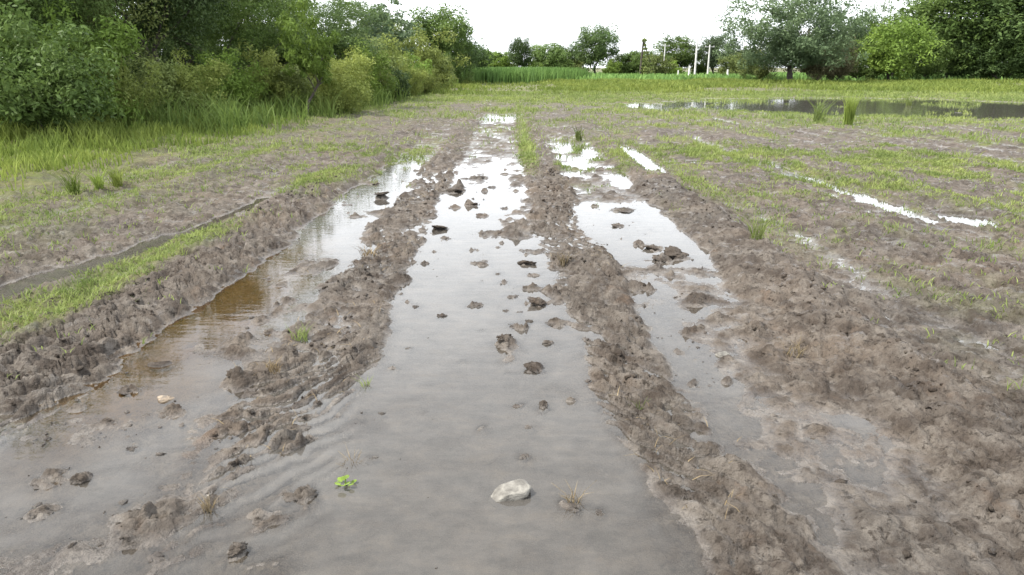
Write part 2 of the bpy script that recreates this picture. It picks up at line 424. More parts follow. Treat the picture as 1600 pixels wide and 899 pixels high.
M = {}
M['mud'] = mud_material('field_mud')
M['clod'] = mud_material('clod_mud', False, .7)
M['water'] = water_material()
M['bark'] = plain_material('bark', (.030, .025, .020), (.065, .054, .043), 14)
M['stone'] = plain_material('pale_stone', (.070, .064, .055), (.17, .16, .14), 1.6, .7)
M['tan_stone'] = plain_material('tan_stone', (.10, .08, .06), (.26, .20, .14), 2, .7)
M['concrete'] = plain_material('weathered_concrete', (.42, .42, .40), (.55, .55, .52), 5, .85)
M['metal'] = plain_material('grey_metal', (.18, .18, .18), (.28, .28, .28), 5, .5)
M['lf_mid'] = leaf_material('leaves_mid_green', (0.06, 0.1, 0.026), (0.135, 0.195, 0.05))
M['lf_dark'] = leaf_material('leaves_dark_green', (0.04, 0.066, 0.024), (0.092, 0.136, 0.044))
M['lf_lime'] = leaf_material('leaves_lime_green', (0.105, 0.165, 0.028), (0.18, 0.255, 0.05), 1.2, .4)
M['lf_olive'] = leaf_material('leaves_olive', (0.1, 0.13, 0.04), (0.175, 0.205, 0.064), 1.5, .35)
M['lf_yellow'] = leaf_material('leaves_yellow_green', (0.135, 0.17, 0.038), (0.225, 0.255, 0.066), 1.5, .4)
M['lf_grey'] = leaf_material('leaves_grey_green', (0.06, 0.09, 0.046), (0.11, 0.15, 0.072), 1.5, .35)
M['lf_dry'] = leaf_material('leaves_dry_brown', (0.1, 0.095, 0.052), (0.165, 0.155, 0.08), 1.8, .25)
M['grass'] = leaf_material('meadow_grass', (0.112, 0.162, 0.03), (0.226, 0.266, 0.062), .7, .4)
M['weed'] = leaf_material('field_weeds', (0.09, 0.124, 0.034), (0.192, 0.222, 0.07), 1.2, .4)
M['crop'] = leaf_material('young_crop', (.085,.155,.040), (.15,.24,.065), .3, .4)
M['scrub'] = leaf_material('scrub_weed_leaves', (0.095, 0.155, 0.03), (0.205, 0.27, 0.07), .9, .4)
M['straw'] = leaf_material('dry_straw', (.11, .080, .046), (.20, .155, .09), 3, .2)

# ------------------------------------------------------------------ object helpers
def ob(name, me, mat=None, parent=None, loc=(0, 0, 0)):
    o = bpy.data.objects.new(name, me); col.objects.link(o)
    if mat is not None and me is not None and not me.materials: me.materials.append(mat)
    o.location = loc
    if parent: o.parent = parent
    return o

def tag(o, label=None, cat=None, group=None, kind=None):
    if label: o['label'] = label
    if cat: o['category'] = cat
    if group: o['group'] = group
    if kind: o['kind'] = kind
    return o

def hz(x, y):
    return float(height(np.array([float(x)]), np.array([float(y)]))[0])

# ------------------------------------------------------------------ ground and water
g = ob('ground', ground_mesh(), M['mud']); tag(g, 'ploughed waterlogged mud field with tractor ridges and furrows', kind='structure')
def water_mesh():
    ys = [-3.5, -1, .4]; y = .8
    while y < 46: ys.append(y); y += 0.0065 * max(y, 1.0) ** 1.5
    ys = np.array(ys); nu = 480
    u = np.linspace(-1, 1, nu)
    X = u[None, :] * (1.05 * np.maximum(ys, .8) + 1.3)[:, None]; Y = np.repeat(ys[:, None], nu, 1)
    hh = height(X.ravel(), Y.ravel()); H2 = hh.reshape(X.shape)
    low = H2 < .02
    cell = low[:-1, :-1] | low[1:, :-1] | low[:-1, 1:] | low[1:, 1:]
    i = np.arange(len(ys) - 1)[:, None] * nu + np.arange(nu - 1)[None, :]
    f = np.stack([i, i + 1, i + nu + 1, i + nu], -1)[cell]
    used = np.unique(f); mp_ = np.zeros(X.size, np.int64); mp_[used] = np.arange(len(used))
    co = np.stack([X.ravel(), Y.ravel(), 0 * hh], 1)[used]
    me = quick_mesh('water', co, mp_[f], False)
    at = me.attributes.new('depth', 'FLOAT', 'POINT'); at.data.foreach_set('value', np.clip(-hh[used], 0, 1).astype(np.float32))
    return me
wm = water_mesh()
w = ob('water', wm, M['water']); tag(w, 'muddy rain water standing in the furrows', kind='structure')

# ------------------------------------------------------------------ blades of grass (numpy): five-point tapered bent blades
def blades(name, x, y, h, wd, mat, lean=.45, z=None, segs=2):
    n = len(x)
    if z is None: z = height(x, y)
    az = rng.uniform(0, 2 * np.pi, n); ln = lean * (0.3 + rng.random(n)) * h
    dx, dy = np.cos(az) * ln, np.sin(az) * ln
    fa = rng.uniform(0, 2 * np.pi, n); wx, wy = np.cos(fa) * wd / 2, np.sin(fa) * wd / 2
    P0 = np.stack([x - wx, y - wy, z - .005], 1); P1 = np.stack([x + wx, y + wy, z - .005], 1)
    mxx, myy, mz = x + dx * .35, y + dy * .35, z + h * .6
    P2 = np.stack([mxx + wx * .8, myy + wy * .8, mz], 1); P3 = np.stack([mxx - wx * .8, myy - wy * .8, mz], 1)
    P4 = np.stack([x + dx + wx * .15, y + dy + wy * .15, z + h], 1); P5 = np.stack([x + dx - wx * .15, y + dy - wy * .15, z + h * .99], 1)
    co = np.stack([P0, P1, P2, P3, P4, P5], 1).reshape(-1, 3)
    b = np.arange(n)[:, None] * 6
    f = np.concatenate([b + np.array([[0, 1, 2, 3]]), b + np.array([[3, 2, 4, 5]])], 0)
    return ob(name, quick_mesh(name, co, f), mat)

def clumped(n, xr, yr, pw=1.0, keep=None, spread=.06, per=7, yexp=1.0):
    """clump centres by rejection on keep(x,y), then blades round each centre"""
    xs, ys = [], []
    tot = 0
    while tot < n // per:
        x = rng.uniform(xr[0], xr[1], 20000); y = yr[0] + (yr[1] - yr[0]) * rng.random(20000) ** yexp
        if keep is not None:
            k = rng.random(20000) < keep(x, y); x, y = x[k], y[k]
        xs.append(x); ys.append(y); tot += len(x)
    x = np.concatenate(xs)[:n // per]; y = np.concatenate(ys)[:n // per]
    x = np.repeat(x, per); y = np.repeat(y, per)
    sp = spread * (1 + 0.02 * y)
    return x + rng.normal(0, 1, len(x)) * sp, y + rng.normal(0, 1, len(x)) * sp

def above(x, y, lo=-.004): return height(x, y) > lo

# meadow verge on the left
x, y = clumped(46000, (-15, -4.6), (8.0, 50), keep=lambda x, y: ss(-5.6, -7.6, x + 1.8 * fbm(x * .7, y * .5, 3, 4)) * ss(8.2, 11.5, y + 2.5 * fbm(x * .8, y * .6, 13, 3)) * np.clip(14 / y, .25, 1), spread=.07, yexp=1.3)
h = rng.uniform(.05, .32, len(x)) * (1 + .9 * fbm(x * .9, y * .6, 17, 3)) * (.6 + .8 * ss(-6.5, -9, x))
tag(blades('meadow_grass', x, y, h, .010 + .0009 * y, M['grass']), 'rank yellow-green grass along the left field margin', 'grass', kind='stuff')
x, y = clumped(16000, (-12, -4.3), (16, 64), keep=lambda x, y: ss(-5.1, -6.4, x + .9 * fbm(x * .5, y * .25, 33, 3) - .02 * (y - 20)), spread=.09, per=8, yexp=1.1)
h = rng.uniform(.15, .75, len(x)) * (1 + .8 * fbm(x * .7, y * .4, 27, 3))
tag(blades('scrub_weeds', x, y, h, .012 + .0010 * y, M['scrub'], .6), 'loose bright scrub weeds banked up below the left trees', 'weeds', kind='stuff')
# low weeds in the near field
kw = lambda x, y: np.clip(weed(x, y) ** 1.5 + .035 * ss(1.9, 2.6, np.abs(x)), 0, 1) * (x > -5.8)
x, y = clumped(60000, (-5.8, 8), (3.0, 14), keep=kw, spread=.03, per=6, yexp=1.0)
k = above(x, y); x, y = x[k], y[k]
h = rng.uniform(.012, .05, len(x)) * (1 + .7 * fbm(x, y, 19, 3))
tag(blades('field_weeds', x, y, h, .005 + .0006 * y, M['weed'], 1.1), 'low green weeds scattered over the muddy rows', 'weeds', kind='stuff')
x, y = clumped(95000, (-9, 40), (12, 46), keep=lambda x, y: np.clip(weed(x, y) ** 1.4, 0, 1) * (np.abs(x) < .95 * y + 2) * (x > -6.2), spread=.06, per=6, yexp=1.25)
k = above(x, y, -.03); x, y = x[k], y[k]
h = rng.uniform(.025, .11, len(x)) * (1 + .8 * fbm(x * .5, y * .5, 23, 3))
tag(blades('field_margin_weeds', x, y, h, .006 + .0007 * y, M['weed'], .9), 'pale green weeds covering the far rows and the pool edge', 'weeds', kind='stuff')
x, y = clumped(60000, (-16, 75), (40, 74), keep=lambda x, y: (x < .95 * y) * np.clip(.35 + 1.3 * fbm(x * .12, y * .12, 37, 4), .03, 1), spread=.12, per=6)
h = rng.uniform(.08, .34, len(x)) * (1 + .8 * fbm(x * .2, y * .2, 29, 3))
tag(blades('far_grass', x, y, h, .01 + .001 * y, M['grass'], .7), 'bright grass on the far side of the field', 'grass', kind='stuff')
x, y = clumped(26000, (-14, 110), (74, 150), keep=lambda x, y: (x < .95 * y) * 1.0, spread=.3, per=6)
h = rng.uniform(.3, .7, len(x))
tag(blades('far_crop', x, y, h, .25 + .0 * y, M['crop'], .4), 'green crop field behind the muddy field', 'crop', kind='stuff')

# ------------------------------------------------------------------ trees and shrubs
def tube(pts, rad, n=6):
    co = []; f = []
    pts = [np.array(p, float) for p in pts]
    for i, p in enumerate(pts):
        d = pts[min(i + 1, len(pts) - 1)] - pts[max(i - 1, 0)]
        d /= np.linalg.norm(d) + 1e-9
        a = np.cross(d, (0.3, 1, 0.1)); a /= np.linalg.norm(a); b = np.cross(d, a)
        for k in range(n):
            t = 2 * math.pi * k / n
            co.append(p + rad[i] * (math.cos(t) * a + math.sin(t) * b))
    for i in range(len(pts) - 1):
        for k in range(n):
            f.append((i * n + k, i * n + (k + 1) % n, (i + 1) * n + (k + 1) % n, (i + 1) * n + k))
    return np.array(co), np.array(f)

def merge(parts):
    cs, fs, o = [], [], 0
    for c, f in parts:
        cs.append(c); fs.append(f + o); o += len(c)
    return np.concatenate(cs), np.concatenate(fs)

def limb(p, d, length, r, lv, maxlv, parts, tips, rnd, up=.25, spread=.75, kids=(2, 4)):
    n = 4 if lv < maxlv else 3
    pts = [np.array(p)]; rad = [r]
    dd = np.array(d, float)
    for i in range(n):
        dd = dd + np.array([rnd.gauss(0, .22), rnd.gauss(0, .22), rnd.gauss(0, .12) + up * .25]); dd /= np.linalg.norm(dd)
        pts.append(pts[-1] + dd * length / n); rad.append(r * (1 - .5 * (i + 1) / n))
    parts.append(tube(pts, rad, 7 if lv == 0 else 5 if lv == 1 else 4))
    if lv >= 1: tips.append((pts[-1], lv)); 
    if lv >= 2: tips.append((pts[-2], lv))
    if lv < maxlv:
        for k in range(rnd.randint(*kids) + (1 if lv == 0 else 0)):
            t = rnd.randint(max(1, n - 2), n)
            a = rnd.uniform(0, 2 * math.pi)
            nd = dd * (1 - spread * .5) + spread * np.array([math.cos(a), math.sin(a), rnd.uniform(.0, .6)])
            nd /= np.linalg.norm(nd)
            limb(pts[t], nd, length * rnd.uniform(.62, .85), rad[t] * .68, lv + 1, maxlv, parts, tips, rnd, up, spread, kids)

def leaf_cloud(centers, radii, n, size, seed, flat=.75, shell=.55):
    r = np.random.default_rng(seed)
    centers = np.array(centers); radii = np.array(radii)
    pw = radii ** 2; pw = pw / pw.sum()
    ci = r.choice(len(centers), n, p=pw)
    d = r.normal(size=(n, 3)); d /= np.linalg.norm(d, axis=1)[:, None]
    rr = (shell + (1 - shell) * r.random(n)) * (0.75 + .5 * r.random(n))
    p = centers[ci] + d * (radii[ci] * rr)[:, None] * np.array([1, 1, flat])
    # leaf normals lean outwards and up
    nm = d * .6 + np.array([0, 0, .55]) + r.normal(size=(n, 3)) * .55
    nm /= np.linalg.norm(nm, axis=1)[:, None]
    t = np.cross(nm, r.normal(size=(n, 3))); t /= np.linalg.norm(t, axis=1)[:, None] + 1e-9
    b = np.cross(nm, t)
    s = size * r.uniform(.55, 1.35, n)[:, None]
    droop = np.array([0, 0, -.25]) * s
    v = np.stack([p - t * s, p + b * s * .42, p + t * s + droop, p - b * s * .42], 1).reshape(-1, 3)
    f = np.arange(n)[:, None] * 4 + np.array([[0, 1, 2, 3]])
    return v, f

def tree_meshes(seed, height_=7., trunk_h=2., trunk_r=.16, crown_r=2.6, crown_z=4.6, crown_flat=.85, nleaf=11000, leaf=.11, cl_r=.7, ncl=60, maxlv=3, spread=.75, open_=0.0, skirt=False):
    rnd = random.Random(seed); r = np.random.default_rng(seed)
    parts, tips = [], []
    limb((0, 0, -.1), (rnd.gauss(0, .08), rnd.gauss(0, .08), 1), trunk_h, trunk_r, 0, maxlv, parts, tips, rnd, .3, spread)
    # crown lumps: the limb tips that fall in the crown plus lumps over the crown's volume
    cs, rs = [], []
    for p, lv in tips:
        if lv >= 2: cs.append(p); rs.append(cl_r * rnd.uniform(.5, 1.0))
    for k in range(ncl):
        d = r.normal(size=3); d /= np.linalg.norm(d)
        q = (.35 + .65 * r.random() ** .6)
        lumpy = 1 + .22 * math.sin(3 * math.atan2(d[1], d[0]) + seed) + r.normal() * .10
        c = np.array([d[0] * crown_r * q * lumpy, d[1] * crown_r * q * lumpy, crown_z + d[2] * crown_r * crown_flat * q * lumpy])
        if c[2] < (.15 if skirt else trunk_h * .75): c[2] = (.2 if skirt else trunk_h * .75) + r.random() * .6
        if r.random() < open_: continue
        cs.append(c); rs.append(cl_r * rnd.uniform(.55, 1.25))
    tv, tf = merge(parts)
    lv, lf = leaf_cloud(cs, rs, nleaf, leaf, seed)
    if skirt: lv[:, 2] = np.maximum(lv[:, 2], .02)
    return quick_mesh('trunk', tv, tf), quick_mesh('crown', lv, lf)

def tree(name, meshes, u=None, loc=None, s=1., sz=None, rz=None, leaf='lf_mid', label='', cat='tree', group=None, parts=('trunk', 'crown')):
    x_, y_ = loc
    root = bpy.data.objects.new(name, None); col.objects.link(root)
    root.empty_display_size = .3
    root.location = (x_, y_, hz(x_, y_) - .03)
    root.rotation_euler = (0, 0, random.uniform(0, 6.28) if rz is None else rz)
    root.scale = (s, s, s if sz is None else sz)
    for nm, me, mt in ((parts[0], meshes[0], M['bark']), (parts[1], meshes[1], M[leaf])):
        o = bpy.data.objects.new(nm, me); col.objects.link(o); o.parent = root
        if not me.materials: me.materials.append(mt)
        o.material_slots[0].link = 'OBJECT'; o.material_slots[0].material = mt
    tag(root, label, cat, group)
    return root

def at_u(u, y):                       # ground point at a distance y in the direction of a column of the photograph
    t = y * math.cos(R(17.67)) + 1.5 * math.sin(R(17.67))
    return ((u - 800) / 1078 * t, y)

T_near = [tree_meshes(11 + i, 8, 1.9, .15, 2.7, 4.2, 1.15, 40000, .052, .58, 140) for i in range(3)]
T_round = [tree_meshes(31 + i, 7, 1.6, .17, 2.5, 3.9, .98, 17000, .115, .72, 150) for i in range(2)]
T_airy = [tree_meshes(51 + i, 7, 2.2, .12, 1.7, 4.6, 1.45, 5200, .13, .42, 60, open_=.25) for i in range(2)]
T_acacia = [tree_meshes(71 + i, 8, 1.7, .27, 5.0, 3.9, .62, 46000, .100, .70, 260, spread=.9, open_=.03) for i in range(2)]
S_bush = [tree_meshes(91 + i, 2, .5, .04, 1.0, .85, .85, 8000, .046, .28, 75, 2, 1.0, skirt=True) for i in range(3)]
S_big = [tree_meshes(131 + i, 2, .5, .05, 1.0, .85, .85, 9000, .045, .27, 80, 2, 1.0, skirt=True) for i in range(2)]
S_far = [tree_meshes(111 + i, 2, .5, .05, 1.0, .85, .85, 3200, .085, .30, 55, 2, 1.0, skirt=True) for i in range(2)]

GL = 'trees crowding the left field margin'
def T(mesh, u, y, s, leaf, label, name='broadleaf_tree', sz=None, group=None, rz=None):
    return tree(name, mesh, loc=at_u(u, y), s=s, sz=sz, leaf=leaf, label=label, group=group, rz=rz)
# left margin, near to far
T(T_near[0], -60, 16, 1.0, 'lf_mid', 'mid green leafy tree at the extreme left edge of the picture', group=GL)
T(T_near[1], 70, 18, .9, 'lf_mid', 'mid green tree behind the large bush at far left', group=GL)
T(T_near[2], 165, 21, 1.0, 'lf_olive', 'olive tree second from the left edge in the tree line', group=GL)
T(T_near[0], 255, 23, 1.05, 'lf_dark', 'dark tree third from the left in the tree line', group=GL)
T(T_near[1], 345, 26, 1.1, 'lf_mid', 'mid green tree in the middle of the left tree line', group=GL)
T(T_near[2], 420, 30, 1.15, 'lf_mid', 'green tree just left of the lime green sapling', sz=.72, group=GL)
T(T_near[0], 515, 33, 1.0, 'lf_dark', 'dark tree just right of the lime green sapling', sz=.66, group=GL)
T(T_near[1], 120, 28, 1.2, 'lf_dark', 'tall dark tree behind the front left trees near the edge', group=GL)
T(T_near[2], 300, 34, 1.3, 'lf_dark', 'tall dark tree behind the middle of the left tree line', group=GL)
T(T_near[0], 455, 42, 1.3, 'lf_mid', 'tall green tree behind the lime green sapling', sz=.85, group=GL)
T(T_airy[0], 480, 22, .42, 'lf_lime', 'slender lime green sapling standing out before dark trees', 'sapling', sz=.60)
T(T_airy[1], 565, 42, 1.0, 'lf_grey', 'airy grey-green tree right of the dark left tree line', 'slender_tree', sz=.76)
T(T_airy[0], 618, 50, 1.05, 'lf_grey', 'slender airy tree with sky showing either side', 'slender_tree', sz=.92)
T(T_round[0], 592, 55, .85, 'lf_olive', 'low olive tree between the two airy slender trees')
T(T_round[1], 690, 62, 1.12, 'lf_mid', 'large bright topped tree ending the left tree line', sz=1.0)
T(T_round[0], 716, 66, .75, 'lf_dark', 'dark tree at the right foot of the large bright tree')
T(T_round[1], 738, 72, .62, 'lf_dark', 'small dark tree at the end of the left tree line', sz=.6)
# far line
FT = 'distant trees along the horizon'
T(T_round[0], 780, 112, 1.18, 'lf_lime', 'pale lime bush-like tree left of the narrow dark tree', sz=0.62, group=FT)
T(T_round[1], 812, 108, 0.65, 'lf_dark', 'narrow dark tree standing alone on the horizon', sz=0.92, group=FT)
T(T_round[1], 853, 118, 1.18, 'lf_mid', 'low round tree left of the tall horizon tree', sz=0.83, group=FT)
T(T_round[0], 886, 124, 1.24, 'lf_dark', 'dark low tree touching the tall horizon tree', sz=0.83, group=FT)
T(T_round[1], 932, 116, 1.32, 'lf_dark', 'tallest round dark tree on the open horizon', sz=1.25, group=FT)
T(T_round[0], 972, 120, 1.12, 'lf_olive', 'low olive tree right of the tallest horizon tree', sz=0.58, group=FT)
T(T_round[1], 1012, 112, 1.00, 'lf_mid', 'low green tree at the foot of the creeper covered pole', sz=0.62, group=FT)
T(T_round[0], 1058, 118, 1.42, 'lf_mid', 'broad tree behind the white posts on the horizon', sz=1.03, group=FT)
T(T_round[1], 1118, 116, 1.12, 'lf_grey', 'grey-green tree right of the tall white pole', sz=1.03, group=FT)
T(T_round[0], 1160, 122, 1.30, 'lf_dark', 'low dark tree showing under the acacia branches', sz=0.67, group=FT)
# right
T(T_acacia[0], 1230, 69, 1.3, 'lf_grey', 'large spreading thorn tree with dark leaning trunk right of centre', 'thorn_tree', sz=1.22)
T(T_acacia[1], 1395, 90, 1.15, 'lf_mid', 'tall spreading tree behind the bright green bush', 'thorn_tree', sz=1.25)
T(T_round[0], 1475, 80, 2.3, 'lf_mid', 'large green tree near the right edge of the photograph', sz=1.75)
T(T_round[1], 1560, 78, 2.2, 'lf_dark', 'dense dark tree at the right edge of the photograph', sz=1.7)
T(T_round[0], 1650, 80, 2.2, 'lf_mid', 'tree beyond the right edge of the photograph', sz=1.7)
T(T_acacia[1], 1315, 100, 1.0, 'lf_grey', 'pale tree half hidden between the two spreading trees', 'thorn_tree', sz=1.1)

def S(mesh, u, y, s, leaf, label, sz=None, group=None, name='shrub'):
    return tree(name, mesh, loc=at_u(u, y), s=s, sz=sz, leaf=leaf, label=label, cat='shrub', group=group, parts=('stems', 'foliage'))
S(S_bush[0], 75, 13.6, 1.25, 'lf_mid', 'large green bush at the far left edge of the field', sz=1.3)
S(S_bush[1], 20, 14.5, 1.3, 'lf_mid', 'green bush left of the large edge bush', sz=1.5)
S(S_bush[2], 130, 16, 1.2, 'lf_lime', 'light green bush right of the large left edge bush', sz=1.5)
S(S_far[0], 615, 35, .85, 'lf_dark', 'small dark round bush among yellow-green shrubs', sz=.85)
S(S_bush[1], 662, 46, 1.9, 'lf_yellow', 'feathery yellow-green bush before the large bright tree', sz=2.1)
S(S_bush[0], 645, 42, 1.2, 'lf_lime', 'lime bush at the foot of the feathery yellow-green bush', sz=1.3)
ORD = ['first', 'second', 'third', 'fourth', 'fifth', 'sixth', 'seventh', 'eighth', 'ninth', 'tenth', 'eleventh', 'twelfth', 'thirteenth', 'fourteenth', 'fifteenth', 'sixteenth', 'seventeenth', 'eighteenth', 'nineteenth', 'twentieth']
def ordinal(i):
    n_ = i + 1
    if n_ <= 20: return ORD[i]
    t_ = n_ // 10 * 10
    return {30: 'thirtieth', 40: 'fortieth'}[n_] if n_ % 10 == 0 else {20: 'twenty-', 30: 'thirty-', 40: 'forty-'}[t_] + ORD[n_ % 10 - 1]
GY = 'yellow-green shrubs along the left margin'
for i, (u, y, s, lf) in enumerate(sorted(((190, 17, 1.2, 'lf_yellow'), (250, 19, 1.3, 'lf_olive'), (305, 20, 1.1, 'lf_yellow'), (365, 22, 1.3, 'lf_lime'), (420, 24, 1.2, 'lf_yellow'),
        (455, 25, 1.1, 'lf_olive'), (515, 27, 1.3, 'lf_yellow'), (545, 29, 1.2, 'lf_yellow'), (575, 31, 1.3, 'lf_lime'), (560, 37, 1.6, 'lf_olive'),
        (600, 40, 1.7, 'lf_yellow'), (630, 52, 1.8, 'lf_olive'), (585, 33, 1.0, 'lf_yellow'), (532, 24, .9, 'lf_yellow'), (690, 56, 1.2, 'lf_olive'), (712, 60, 1.3, 'lf_mid'), (640, 38, .8, 'lf_yellow'), (665, 41, .8, 'lf_yellow')))):
    s = s * .82 if u < 430 else s
    S(S_bush[i % 3], u, y, s, lf, {'lf_yellow': 'yellow-green', 'lf_olive': 'olive', 'lf_lime': 'lime green', 'lf_mid': 'mid green'}[lf] + ' shrub below the left trees, ' + ordinal(i) + ' of the margin shrubs from the left', sz=s * random.uniform(.75, 1.25), group=GY)
for i, (u, y) in enumerate(((60, 30), (125, 33), (185, 35), (240, 37), (300, 38), (355, 40), (410, 42))):
    S(S_bush[i % 3], u, y, 2.3, 'lf_dark', ordinal(i) + ' dark thicket bush from the left, behind the left tree trunks', sz=2.2, group='dark thicket behind the left trees')
S(S_big[0], 1276, 71.5, 2.9, 'lf_dry', 'brownish dry bush under the spreading thorn tree', sz=3.0)
S(S_big[1], 1306, 73, 1.7, 'lf_dry', 'second brownish bush at the right of the thorn tree trunk', sz=2.4)
S(S_big[1], 1182, 76, 2.0, 'lf_olive', 'olive bush left of the thorn tree trunk', sz=2.2)
S(S_big[0], 1390, 74, 3.8, 'lf_lime', 'bright green bush between the thorn tree and the dark trees', sz=3.7)
S(S_big[1], 1345, 76, 2.6, 'lf_mid', 'green bush left of the bright green bush', sz=2.3)
GD = 'dark bushes under the right-hand trees'
for i, (u, y, s) in enumerate(((1440, 76, 3.0), (1480, 78, 3.2), (1520, 77, 3.0), (1560, 76, 3.0), (1600, 75, 3.2))):
    S(S_big[i % 2], u, y, s, 'lf_dark' if i % 2 else 'lf_mid', ordinal(i) + ' bush from the left in the row under the right-hand trees', sz=s * .95, group=GD)
GF = 'low bushes along the horizon'
for i, u in enumerate((745, 762, 790, 832, 870, 905, 955, 985, 1030, 1050, 1090, 1140, 1165)):
    S(S_far[i % 2], u, 105 + (i * 7) % 18, 1.5 + .5 * ((i * 5) % 3), ('lf_lime', 'lf_mid', 'lf_olive')[i % 3], ordinal(i) + ' low bush from the left in the hedge along the horizon', group=GF)

# tall upright crop behind the left end of the field
x, y = clumped(9000, (-9, 9), (66, 84), keep=lambda x, y: (x > -4.2 - (y - 66) * .1) * (x < 1 + (y - 66) * .42) * 1.0, spread=.2, per=5)
tag(blades('tall_crop', x, y, rng.uniform(.9, 1.5, len(x)), .14 + 0 * x, M['crop'], .25), 'upright bluish green crop strip behind the muddy field', 'crop', kind='stuff')

# ------------------------------------------------------------------ poles on the horizon
def pole(u, y, hgt, r, label, arm=True, name='utility_pole'):
    x_, y_ = at_u(u, y)
    root = bpy.data.objects.new(name, None); col.objects.link(root); root.location = (x_, y_, hz(x_, y_) - .05)
    c, f = tube([(0, 0, 0), (0, 0, hgt * .5), (0, 0, hgt)], [r, r * .85, r * .7], 8)
    ob('shaft', quick_mesh('shaft', c, f), M['concrete'], root)
    c2, f2 = tube([(0, 0, 0), (0, 0, .35), (0, 0, .36)], [r * 2.2, r * 2.0, .01], 8)
    ob('footing', quick_mesh('footing', c2, f2), M['concrete'], root)
    if arm:
        c, f = tube([(-.7, 0, hgt * .93), (0, 0, hgt * .935), (.7, 0, hgt * .93)], [.05, .05, .05], 6)
        a = ob('crossarm', quick_mesh('crossarm', c, f), M['metal'], root)
        for q in (-.6, 0, .6):
            c, f = tube([(q, 0, hgt * .93 + .04), (q, 0, hgt * .93 + .12), (q, 0, hgt * .93 + .2)], [.03, .06, .02], 6)
            ob('insulator', quick_mesh('insulator', c, f), M['concrete'], a)
    tag(root, label, 'pole', 'white poles and posts on the horizon')
pole(1085, 104, 5.6, .15, 'tallest white pole before the broad horizon trees')
pole(1105, 106, 4.6, .13, 'shorter white pole right of the tallest white pole')
pole(1036, 108, 4.8, .10, 'thin grey pole between the creeper pole and the broad tree')
pole(1076, 100, 1.7, .17, 'short white post left of the tallest pole', False, 'fence_post')
pole(1136, 100, 1.2, .16, 'low white post right of the two tall poles', False, 'fence_post')
pole(1059, 102, 1.1, .12, 'low thin post left of the short white post', False, 'fence_post')
# creeper covered pole with its strut
x_, y_ = at_u(1000, 104)
root = bpy.data.objects.new('creeper_covered_pole', None); col.objects.link(root); root.location = (x_, y_, hz(x_, y_) - .05)
c, f = tube([(0, 0, 0), (.05, 0, 2.5), (.2, 0, 5.3)], [.16, .14, .12], 8); ob('shaft', quick_mesh('shaft', c, f), M['bark'], root)
c, f = tube([(2.2, 0, 0), (1.2, 0, 2.6), (.2, 0, 5.1)], [.07, .07, .07], 6); ob('strut', quick_mesh('strut', c, f), M['bark'], root)
cs = [(.05 * k, 0, .5 * k) for k in range(1, 11)] + [(2.2 - .2 * k, 0, .5 * k) for k in range(0, 10)] + [(.9, 0, .5), (.7, 0, 1.2), (.6, .1, 2.0), (.3, 0, 5.2)]
rs = [.28] * 10 + [.30] * 10 + [.7, .6, .45, .4]
lv, lf = leaf_cloud(cs, rs, 2200, .12, 5); ob('creeper', quick_mesh('creeper', lv, lf), M['lf_olive'], root)
tag(root, 'pole and slanting strut overgrown with creeper on the horizon', 'pole')

# ------------------------------------------------------------------ stones and clods
def icosphere(sub):
    t = (1 + 5 ** .5) / 2
    v = [(-1, t, 0), (1, t, 0), (-1, -t, 0), (1, -t, 0), (0, -1, t), (0, 1, t), (0, -1, -t), (0, 1, -t), (t, 0, -1), (t, 0, 1), (-t, 0, -1), (-t, 0, 1)]
    f = [(0, 11, 5), (0, 5, 1), (0, 1, 7), (0, 7, 10), (0, 10, 11), (1, 5, 9), (5, 11, 4), (11, 10, 2), (10, 7, 6), (7, 1, 8), (3, 9, 4), (3, 4, 2), (3, 2, 6), (3, 6, 8), (3, 8, 9), (4, 9, 5), (2, 4, 11), (6, 2, 10), (8, 6, 7), (9, 8, 1)]
    v = [np.array(p, float) / np.linalg.norm(p) for p in v]
    for _ in range(sub):
        cache = {}; nf = []
        def mid(a, b):
            k = (min(a, b), max(a, b))
            if k not in cache:
                m_ = v[a] + v[b]; v.append(m_ / np.linalg.norm(m_)); cache[k] = len(v) - 1
            return cache[k]
        for a, b, c in f:
            ab, bc, ca = mid(a, b), mid(b, c), mid(c, a)
            nf += [(a, ab, ca), (b, bc, ab), (c, ca, bc), (ab, bc, ca)]
        f = nf
    return np.array(v), np.array(f)

def lump_mesh(name, seed, sub=3, rough=.35, flat=.6, facets=0, smooth=True):
    v, f = icosphere(sub); r = np.random.default_rng(seed)
    o = r.uniform(-9, 9, 3)
    d = 1 + rough * (fbm(v[:, 0] * 1.3 + o[0] + v[:, 2], v[:, 1] * 1.3 + o[1], seed, 3)) + rough * .6 * fbm(v[:, 0] * 3.5 + v[:, 2] * 2.5, v[:, 1] * 3.5 - v[:, 2] * 2.5, seed + 3, 3)
    v = v * d[:, None]
    for k in range(facets):
        n_ = r.normal(size=3); n_[2] = abs(n_[2]); n_ /= np.linalg.norm(n_); q = r.uniform(.55, .8)
        e = np.clip(v @ n_ - q, 0, None); v = v - e[:, None] * n_ * .92
    v[:, 2] *= flat
    return quick_mesh(name, v, f, smooth)

